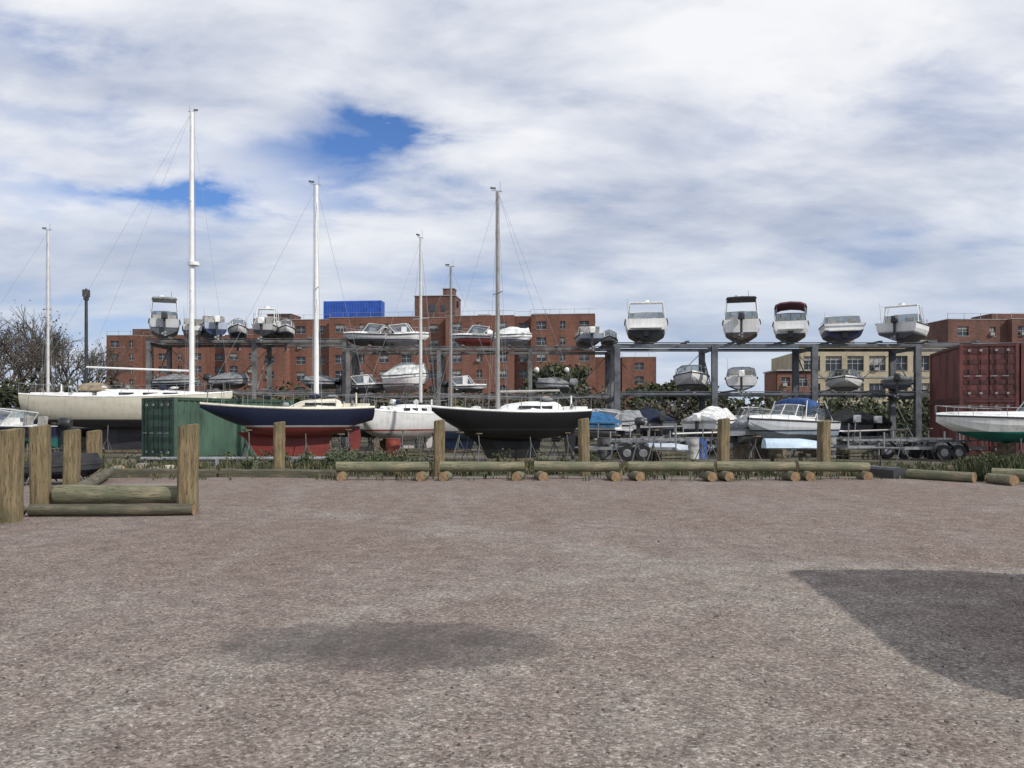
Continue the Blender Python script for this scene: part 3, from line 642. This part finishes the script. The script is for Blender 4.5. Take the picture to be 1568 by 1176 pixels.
def drum(px,d,col):
    b=B(); m=paint('drum_'+str(col),col,.5,.35)
    for z in(0,.3,.6): b.cyl((0,0,z),(0,0,z+.28),.29,.29,m,16); b.cyl((0,0,z+.28),(0,0,z+.30),.305,.305,m,16)
    b.make('oil_drum',(WX(px,d),d,0))
for px,d,c in((1060,35,(.4,.4,.38)),(1072,35.3,(.05,.1,.3)),(925,35,(.1,.1,.1)),(602,33,(.3,.06,.04)),(1270,37,(.3,.3,.3))): drum(px,d,c)
def jackstand(px,d):
    b=B(); tripod(b,0,0,R(.9,1.3),1); b.make('boat_jack_stand',(WX(px,d),d,0),R(0,3))
for px,d in((940,31),(975,32),(1088,33),(1075,31.5),(1380,32),(520,31),(1000,31),(700,30.3),(1420,35),(615,31.5),(1155,30.5)): jackstand(px,d)
def pallet(px,d,rz,n=3):
    b=B()
    for k in range(n):
        z=k*.14
        for y in(-.45,0,.45): b.box((0,y,z+.05),(1.2,.1,.09),curbwood)
        for i in range(6): b.box((-.52+i*.21,0,z+.107),(.14,1.0,.02),curbwood)
    b.make('wooden_pallet',(WX(px,d),d,0),rz)
for px,d,a,n in((1025,33,.3,3),(1440,36,.8,4),(965,36,1.1,2),(1310,35,.2,3),(620,36,.5,3)): pallet(px,d,a,n)
def spar(px0,px1,d,z,mat=alu):
    b=B(); x0,x1=WX(px0,d),WX(px1,d); b.cyl((x0,d,z),(x1,d+.6,z+.1),.05,.045,mat,8)
    for x in(x0+.6,x1-.6):
        for q in(-.25,.25): b.cyl((x,d+.2,z-.05),(x+q,d+.2,0),.03,.03,curbwood,5)
    b.make('stored_mast',(0,0,0))
spar(1030,1150,39,1.0); spar(960,1075,43,1.25,alud); spar(1290,1400,40,1.1,alud)

# ---------------------------------------------------------------- shipping containers
def container(loc,rz,col,name='shipping_container',Ln=6.06,wd=2.44,H=2.59,doors=True,stack=1):
    m=paint(name+str(col),col,.6,.4,scale=.7,stretch=(1,1,.4)); b=B()
    md=paint(name+'d'+str(col),tuple(c*.6 for c in col),.6,.3)
    for s in range(stack):
        z0=s*(H+.01)
        def corr(x0,x1,y,nrm,axis):
            n=int(abs(x1-x0)/.28); pts=[]
            st=(x1-x0)/n
            for i in range(n):
                x=x0+i*st
                for q,dp in((0,0),(.3,0),(.5,.035),(.8,.035)): pts.append((x+q*st,dp))
            pts.append((x1,0))
            r0=[];r1=[]
            for x,dp in pts:
                p=(x,y-nrm*dp) if axis==0 else (y-nrm*dp,x)
                r0.append((p[0],p[1],z0+.12)); r1.append((p[0],p[1],z0+H-.1))
            b.loft([r0,r1],m,False)
        corr(.08,Ln-.08,-.0+.03,-1,0); corr(.08,Ln-.08,wd-.03,1,0); corr(.08,wd-.08,Ln-.03,1,1)
        if not doors: corr(.08,wd-.08,.03,-1,1)
        for x in(.06,Ln-.06):
            for y in(.06,wd-.06): b.box((x,y,z0+H/2),(.15,.15,H),m)
        for z in(z0+.07,z0+H-.06):
            for y in(.05,wd-.05): b.box((Ln/2,y,z),(Ln-.16,.11,.13),md)
            for x in(.05,Ln-.05): b.box((x,wd/2,z),(.11,wd-.16,.13),md)
        b.box((Ln/2,wd/2,z0+H-.03),(Ln-.2,wd-.2,.03),m)
        if doors:
            for k in(0,1):
                b.box((.05,wd*.27+k*wd*.46,z0+H/2),(.05,wd*.44,H-.28),m)
                for q in range(5): b.box((.018,wd*.27+k*wd*.46,z0+.35+q*.47),(.025,wd*.40,.2),md)
                for q in(.16,.36):
                    y=wd*(.0+q) +k*wd*.46+.05; b.cyl((-.02,y,z0+.12),(-.02,y,z0+H-.1),.02,.02,md,6); b.box((-.03,y+.1,z0+1.1),(.03,.26,.05),steel)
                    b.box((-.02,y,z0+.3),(.04,.12,.1),steel);b.box((-.02,y,z0+H-.3),(.04,.12,.1),steel)
    return b.make(name,loc,rz)
container((WX(267,34),34,0),rad(54),(.05,.10,.068))
cx,cy=WX(1470,38.5),38.5; ang=rad(75)
RD=(.13,.038,.033)
for off in(0,2.55,5.1):
    dirx=Vector((math.cos(ang-math.pi/2),math.sin(ang-math.pi/2),0)); o=Vector((cx,cy,0))+dirx*(2.44+off)
    container(tuple(o),ang,RD,stack=2)

# ---------------------------------------------------------------- buildings
def brickmat(name,c):
    m,nt,b=newmat(name); co=node(nt,'ShaderNodeTexCoord').outputs['Object']
    sp=node(nt,'ShaderNodeSeparateXYZ'); L(nt,co,sp.inputs[0]); cb=node(nt,'ShaderNodeCombineXYZ')
    L(nt,math_(nt,'ADD',sp.outputs[0],sp.outputs[1]),cb.inputs[0]); L(nt,sp.outputs[2],cb.inputs[1])
    br=node(nt,'ShaderNodeTexBrick'); L(nt,cb.outputs[0],br.inputs['Vector']); br.inputs['Scale'].default_value=1
    br.inputs['Brick Width'].default_value=.6; br.inputs['Row Height'].default_value=.22; br.inputs['Mortar Size'].default_value=.015
    br.inputs['Color1'].default_value=(*c,1); br.inputs['Color2'].default_value=(c[0]*.72,c[1]*.7,c[2]*.7,1); br.inputs['Mortar'].default_value=(.2,.13,.1,1)
    n=noise(nt,mapping(nt,co,(1,1,.25)),.35,4,.65)
    L(nt,mixc(nt,1,br.outputs['Color'],ramp(nt,n,[(.35,.68),(.5,.95),(.66,1.15)]),'MULTIPLY'),b.inputs['Base Color'])
    b.inputs['Roughness'].default_value=.9; return m
brick=brickmat('red_brick',(.215,.092,.062)); brick2=brickmat('brown_brick',(.16,.075,.058))
tan=paint('tan_concrete',(.42,.36,.25),.85,.15,scale=.4); conc=paint('concrete_trim',(.33,.315,.29),.85,.2)
roofm=paint('roof_membrane',(.12,.12,.12),.9,.2); blind=paint('window_blind',(.33,.32,.3),.8,.3); wgl=paint('window_glass',(.035,.045,.055),.1,.4,scale=.3)
wfr=paint('window_frame',(.34,.34,.33),.6,.1)
def facade(b,x0,x1,y,floors,fh,z0,cols,wh,sill,mat,rev=.22,mull=1):
    for f in range(floors):
        a=z0+f*fh; s=a+sill; t=s+wh
        def q(xa,xb,za,zb,yy=y,m=mat): b.add([(xa,yy,za),(xb,yy,za),(xb,yy,zb),(xa,yy,zb)],[(0,1,2,3)],m)
        q(x0,x1,a,s); q(x0,x1,t,a+fh)
        e=x0
        for xc,w_ in cols:
            l,r=xc-w_/2,xc+w_/2; q(e,l,s,t); e=r
            b.add([(l,y,s),(l,y+rev,s),(l,y+rev,t),(l,y,t)],[(0,1,2,3)],mat); b.add([(r,y,s),(r,y+rev,s),(r,y+rev,t),(r,y,t)],[(0,1,2,3)],mat)
            b.add([(l,y,t),(r,y,t),(r,y+rev,t),(l,y+rev,t)],[(0,1,2,3)],mat)
            q(l,r,s,t,y+rev,wgl)
            if random.random()<.45: k=R(.25,.6); q(l+.05,r-.05,t-wh*k,t-.04,y+rev-.015,blind)
            b.box(((l+r)/2,y+rev-.04,(s+t)/2),(w_,.05,.07),wfr)
            for m_ in range(mull): b.box((l+w_*(m_+1)/(mull+1),y+rev-.045,(s+t)/2),(.07,.05,wh),wfr)
            b.box(((l+r)/2,y-.02,s-.05),(w_+.1,.1,.09),conc)
            if random.random()<.14: b.box(((l+r)/2-.2,y-.12,s+.25),(.6,.5,.42),conc)
        q(e,x1,s,t)
def wing(name,loc,rz,segs,floors,fh,dep,mat=brick,extra=None,pitch=3.3):
    b=B(); H=floors*fh
    for (a,c,yo) in segs:
        w_=c-a; n=max(1,int(w_/pitch)); cols=[]
        for i in range(n):
            xc=a+(i+.5)*w_/n; cols.append((xc,1.7 if i%3!=1 else .9))
        facade(b,a,c,yo,floors,fh,0,cols,1.35,.95,mat)
        for x in(a,c): b.add([(x,yo,0),(x,dep,0),(x,dep,H),(x,yo,H)],[(0,1,2,3)],mat)
        b.add([(a,dep,0),(c,dep,0),(c,dep,H),(a,dep,H)],[(0,1,2,3)],mat)
        b.add([(a,yo,H-.02),(c,yo,H-.02),(c,dep,H-.02),(a,dep,H-.02)],[(0,1,2,3)],roofm)
        b.box(((a+c)/2,yo+.14,H+.35),(c-a,.26,.7),mat); b.box(((a+c)/2,yo+.14,H+.75),(c-a+.06,.4,.1),conc)
        for x in(a+.14,c-.14): b.box((x,(yo+dep)/2,H+.35),(.26,dep-yo-.6,.7),mat); b.box((x,(yo+dep)/2,H+.745),(.38,dep-yo-.6,.1),conc)
        x=a
        while x<c: b.box((x,yo+.15,H+1.2),(.05,.05,.85),steel); x+=2.5
        b.box(((a+c)/2,yo+.15,H+1.6),(c-a,.04,.04),steel)
    if extra: extra(b,H)
    return b.make(name,loc,rz)
def ex_main(b,H):
    def bulk(x0,x1,y0,y1,h):
        b.box(((x0+x1)/2,(y0+y1)/2,H+h/2),(x1-x0,y1-y0,h),brick2); b.box(((x0+x1)/2,(y0+y1)/2,H+h+.06),(x1-x0+.3,y1-y0+.3,.12),conc)
        b.box(((x0+x1)/2-.5,y0-.02,H+h*.55),(1.2,.06,1.2),wgl); b.box(((x0+x1)/2+1.5,y0-.02,H+h*.55),(.8,.06,1.2),wgl)
    bulk(28.6,36.0,4,10,4.9); bulk(33.5,35.5,5.5,8,6.4)
    bulk(1,5.5,4,9,2.0); bulk(40,42,6,8,1.6); bulk(50,52.5,5,8,1.5); bulk(24,25.5,6,8,1.4)
    for x in(3,30,34.5,44,53): b.cyl((x,5,H),(x,5,H+R(2.2,7.6 if 29<x<35 else 3)),.05,.03,steel,5)
W0=WX(385,147); fh=2.75
wing('brick_apartment_building',(W0,148,0),rad(-6),[(0,6,.0),(6.02,14,2.2),(14.02,30,0),(30.02,35,1.8),(35.02,47,0),(47.02,50,1.6),(50.02,61,-.6)],7,fh,14,extra=ex_main)
def ex2(b,H):
    for x in(6,30): b.box((x,5,H+1.2),(4,4,2.4),brick2)
wing('brick_apartment_building',(WX(163,172),172,0),rad(-2),[(0,7,0),(7.02,10,1.5),(10.02,21,0),(21.02,25,2),(25.02,36,0)],7,2.68,13,extra=ex2)
wing('brick_apartment_building',(WX(880,158),158,0),rad(-3),[(0,6,0),(6.02,9,1.2),(9.02,15.5,0)],5,2.62,12)
wing('brick_apartment_building',(WX(1452,120),120,0),rad(4),[(0,9,0),(9.02,30,-1)],6,2.62,14,mat=brick2,extra=lambda b,H: b.box((13,6,H+1.0),(8,5,2.2),brick2))
bx=B(); bl=paint('blue_sheeting',(.02,.085,.40),.55,.2,scale=.5)
rr=[]
for x in [i*.25 for i in range(43)]:
    o=.04 if int(x/.25)%2 else 0
    rr.append([(x,0+o,0),(x,0+o,3.1),(x,.2,3.25),(x,2.3,3.25),(x,2.5,3.1),(x,2.5,0)])
bx.loft(rr,bl,False,False,False,False); bx.add(rr[0],[tuple(range(6))],bl); bx.add(rr[-1],[tuple(range(6))],bl)
for x in(0,10.5): bx.box((x,1.25,1.6),(.14,2.6,3.25),bl)
bx.make('blue_storage_container',(WX(496,149.3),149.3,7*fh+.85),rad(-6))
def tanb():
    b=B(); W_=34; cols=[]
    n=11
    for i in range(n): cols.append((1.6+i*3.05,2.3))
    facade(b,0,W_,0,3,3.9,0,cols,2.1,1.0,tan,.3,2)
    for x in(0,W_): b.add([(x,0,0),(x,16,0),(x,16,11.7),(x,0,11.7)],[(0,1,2,3)],tan)
    b.add([(0,0,11.7),(W_,0,11.7),(W_,16,11.7),(0,16,11.7)],[(0,1,2,3)],roofm)
    b.box((W_/2,.1,12.1),(W_+.2,.4,.8),tan); b.box((W_/2,.05,12.55),(W_+.4,.6,.12),conc)
    for f in(1,2): b.box((W_/2,-.05,f*3.9+.1),(W_,.12,.25),conc)
    for x in(8,20): b.box((x,6,12.8),(2.5,2.5,1.6),conc)
    b.make('tan_industrial_building',(WX(1226,118),118,0),rad(-3))
tanb()
b=B(); facade(b,0,5,0,3,2.8,0,[(1.2,1.2),(3.6,1.2)],1.3,.9,brick); b.box((2.5,3.2,4.3),(4.98,5.4,8.6),brick); b.box((2.5,2.8,8.75),(5.3,6.4,.2),conc); b.make('small_brick_building',(WX(1190,116),116,0))

# ---------------------------------------------------------------- vegetation
def leafm(n,c): return paint(n,c,.8,.45,scale=.8)
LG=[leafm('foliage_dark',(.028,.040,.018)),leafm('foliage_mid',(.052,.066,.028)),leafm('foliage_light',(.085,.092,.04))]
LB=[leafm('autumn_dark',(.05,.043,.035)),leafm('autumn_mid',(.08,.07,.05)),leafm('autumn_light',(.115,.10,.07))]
bark=paint('bark',(.10,.085,.07),.9,.4,scale=3)
def leaves(b,c,r,n,size,mats,flat=.7):
    tone=R(-.3,.3)
    for _ in range(n):
        d=Vector((random.gauss(0,1),random.gauss(0,1),random.gauss(0,1))).normalized()*(random.random()**.45)
        p=Vector(c)+Vector((d.x*r,d.y*r,d.z*r*flat)); s=size*R(.6,1.3)
        u=Vector((R(-1,1),R(-1,1),R(-1,1))).normalized(); v=u.cross(Vector((R(-1,1),R(-1,1),R(-1,1)))).normalized()
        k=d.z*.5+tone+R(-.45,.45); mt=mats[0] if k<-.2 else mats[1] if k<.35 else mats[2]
        b.add([p-u*s,p+v*s*.55,p+u*s,p-v*s*.55],[(0,1,2,3)],mt)
def tree_into(b,base,h,spread,nl,lsize,mats,dens=1.,depth=4,tip=.0):
    base=Vector(base)
    def br(p,d,l,r,k):
        e=p+d*l; b.cyl(p,e,max(r,tip),max(r*.66,tip),bark,5 if k>1 else 3,False)
        if k==0:
            if random.random()<dens: leaves(b,e,l*R(.7,1.1),nl,lsize,mats)
            return
        for i in range(3 if k>1 else random.choice([3,4])):
            a=R(0,6.28); tl=R(.3,.75)*spread
            q=d.orthogonal().normalized(); q.rotate(Matrix.Rotation(a,3,d))
            nd=(d*math.cos(tl)+q*math.sin(tl)); nd.z+=.12; nd.normalize()
            br(p+d*l*R(.55,1),nd,l*R(.66,.86),r*.58,k-1)
    br(base,Vector((R(-.06,.06),R(-.06,.06),1)).normalized(),h*.25,h*.016,depth)
def tree(px,d,h,spread=1,nl=14,ls=.16,mats=LG,dens=1,name='tree',depth=4,tip=0):
    b=B(); tree_into(b,(0,0,0),h,spread,nl,ls,mats,dens,depth,tip); b.make(name,(WX(px,d),d,0))
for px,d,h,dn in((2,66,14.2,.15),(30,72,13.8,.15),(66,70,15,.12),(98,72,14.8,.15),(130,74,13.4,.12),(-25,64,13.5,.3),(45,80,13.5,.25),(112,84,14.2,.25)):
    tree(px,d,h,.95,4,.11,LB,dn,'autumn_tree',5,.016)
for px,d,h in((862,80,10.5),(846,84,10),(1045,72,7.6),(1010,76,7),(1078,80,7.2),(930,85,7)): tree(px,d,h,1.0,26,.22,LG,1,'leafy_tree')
b=B()
px=-80
while px<1500:
    d=R(58,74); top=WZ(R(580,608) if px<1000 else R(592,614),d)
    if px<170: top=WZ(R(560,598),d)
    x=WX(px,d); mt=LG if random.random()<.6 else LB
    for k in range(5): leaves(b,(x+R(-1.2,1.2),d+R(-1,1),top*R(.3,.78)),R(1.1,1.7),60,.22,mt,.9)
    for k in range(2): b.cyl((x+R(-1,1),d,0),(x+R(-1,1),d,top*.7),.08,.04,bark,4,False)
    px+=17
b.make('distant_treeline')
b=B(); rr=[]
for i in range(60):
    x=-75+i*2.6; h=2.3+R(-.5,.6); rr.append([(x,78,-.1),(x,80,h*.8),(x,82,h),(x,90,-.1)])
b.loft(rr,LG[0],True); b.make('scrub_bank')
def tuft(b,x,y,h,n,mats):
    for _ in range(n):
        a=R(0,6.28); l=R(.5,1)*h; px_=x+R(-.12,.12); py_=y+R(-.12,.12); dx=math.cos(a)*l*.35; dy=math.sin(a)*l*.35; w_=.012+.008*h*3
        ox,oy=-math.sin(a)*w_,math.cos(a)*w_
        b.add([(px_-ox,py_-oy,-.03),(px_+ox,py_+oy,-.03),(px_+dx*.5+ox*.7,py_+dy*.5+oy*.7,l*.65),(px_+dx,py_+dy,l),(px_+dx*.5-ox*.7,py_+dy*.5-oy*.7,l*.65)],[(0,1,2,3,4)],random.choice(mats))
GR=[leafm('weed_green',(.055,.08,.028)),leafm('weed_dark',(.03,.045,.02)),leafm('weed_straw',(.2,.17,.09)),leafm('weed_olive',(.09,.09,.042))]
b=B()
for i in range(1500):
    y=24.6+R(0,1)**1.5*6; px=R(160,1500); tuft(b,WX(px,y),y,R(.08,.4)*(1 if px<900 else .7),7,GR)
for i in range(260):
    px=R(1470,1600); y=R(22.2,25); tuft(b,WX(px,y),y,R(.2,.75),9,GR[:2]+GR[3:])
for i in range(110):
    px=R(160,1560); y=R(22.4,23.9); tuft(b,WX(px,y),y,R(.05,.2),6,GR)
for i in range(160):
    px=R(-60,160); y=R(25,31); tuft(b,WX(px,y),y,R(.2,.6),8,GR)
b.make('weeds')
b=B()
for i in range(60):
    px=random.gauss(545,80) if i%2 else R(200,1000); y=R(26,30); x=WX(px,y)
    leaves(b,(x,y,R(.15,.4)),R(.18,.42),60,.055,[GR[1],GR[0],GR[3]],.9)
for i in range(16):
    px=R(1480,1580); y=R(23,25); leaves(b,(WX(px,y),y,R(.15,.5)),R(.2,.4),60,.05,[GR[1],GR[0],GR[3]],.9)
b.make('low_shrubs')
b=B(); rk=[paint('rock_'+str(i),c,.9,.35,scale=2,bmp=.6) for i,c in enumerate([(.38,.34,.27),(.25,.23,.2),(.3,.2,.13)])]
for i in range(46):
    px=R(165,300) if i<26 else R(1010,1110) if i<30 else R(0,1500); y=R(25,27.5); r=R(.08,.26) if i<30 else R(.04,.1)
    b.blob((WX(px,y),y,r*.3),(r*R(.8,1.4),r,r*.7),random.choice(rk),8,5,.2)
b.make('rocks')
b=B(); x0,x1=WX(216,28.5),WX(500,28.5)
b.cyl((x0,28.5,.3),(x1,28.8,.3),.07,.07,steel,10)
x=x0
while x<x1: b.box((x,28.6,.12),(.1,.12,.3),steel); x+=1.3
b.make('low_pipe_rail')

# ---------------------------------------------------------------- lamps
def lamp(px,d,top):
    b=B(); b.cyl((0,0,0),(0,0,.5),.2,.17,dark,10); b.cyl((0,0,.5),(0,0,top-.3),.13,.09,dark,10)
    b.box((0,0,top-.2),(.3,.3,.2),dark); b.box((0,0,top+.12),(.42,.5,.4),dark); b.box((0,-.02,top-.08),(.34,.4,.04),gel); b.cyl((0,0,top+.3),(0,0,top+.42),.1,.06,dark,8)
    b.make('street_lamp',(WX(px,d),d,0),.4)
lamp(132,52,WZ(452,52))
def globelamp(px,d,z0,z1):
    b=B(); b.cyl((0,0,0),(0,0,z1),.06,.05,dark,8); b.blob((0,0,z1+.15),(.17,.17,.2),gel,12,8,0,True); b.make('globe_lamp',(WX(px,d),d,0))
globelamp(822,56,0,WZ(570,56)); globelamp(868,57,0,WZ(570,57))

# ---------------------------------------------------------------- parked van just out of frame to the right
def unseen_van(loc,rz,sc):
    b=B(); body=paint('unseen_van_paint_grey',(.06,.065,.07),.3,.05)
    prof=[(0,.45),(0.02,.9),(.06,1.05),(.1,1.2),(.24,1.9),(.5,2.0),(3.5,2.0),(3.85,1.9),(4.45,1.26),(5.05,1.08),(5.22,.9),(5.26,.5),(5.15,.32),(.1,.32)]
    def sec(y,ins): return [(x,y*(ins if z>1.21 else 1),z) for x,z in prof]
    rr=[sec(-.93,.86),sec(-.96,.86),sec(.96,.86),sec(.93,.86)]
    b.loft(rr,body,False,True,True,True)
    for s_ in(-1,1):
        def wnd(pts): b.add([(x,s_*.832,z) for x,z in pts],[tuple(range(len(pts)))],darkglass)
        wnd([(.35,1.3),(.45,1.84),(1.6,1.87),(1.6,1.3)]); wnd([(1.7,1.3),(1.7,1.87),(2.9,1.87),(2.9,1.3)]); wnd([(3.0,1.3),(3.0,1.86),(3.6,1.84),(4.15,1.3)])
        for x in(.95,4.25):
            b.cyl((x,s_*.74,.36),(x,s_*.985,.36),.37,.37,black,20); b.cyl((x,s_*.985,.36),(x,s_*1.0,.36),.23,.21,steel,12)
        b.box((3.85,s_*1.05,1.22),(.14,.2,.15),body); b.box((5.16,s_*.68,.88),(.16,.34,.16),gel); b.box((.03,s_*.8,1.0),(.1,.18,.3),maroon)
    b.box((5.22,0,.5),(.12,1.7,.2),dark); b.box((.04,0,.5),(.12,1.7,.2),dark)
    b.add([(3.9,-.74,1.86),(3.9,.74,1.86),(4.43,.78,1.3),(4.43,-.78,1.3)],[(0,1,2,3)],darkglass)
    b.make('parked_van',loc,rz,sc)
unseen_van((6.3,7.6,0),rad(-94),1.1)
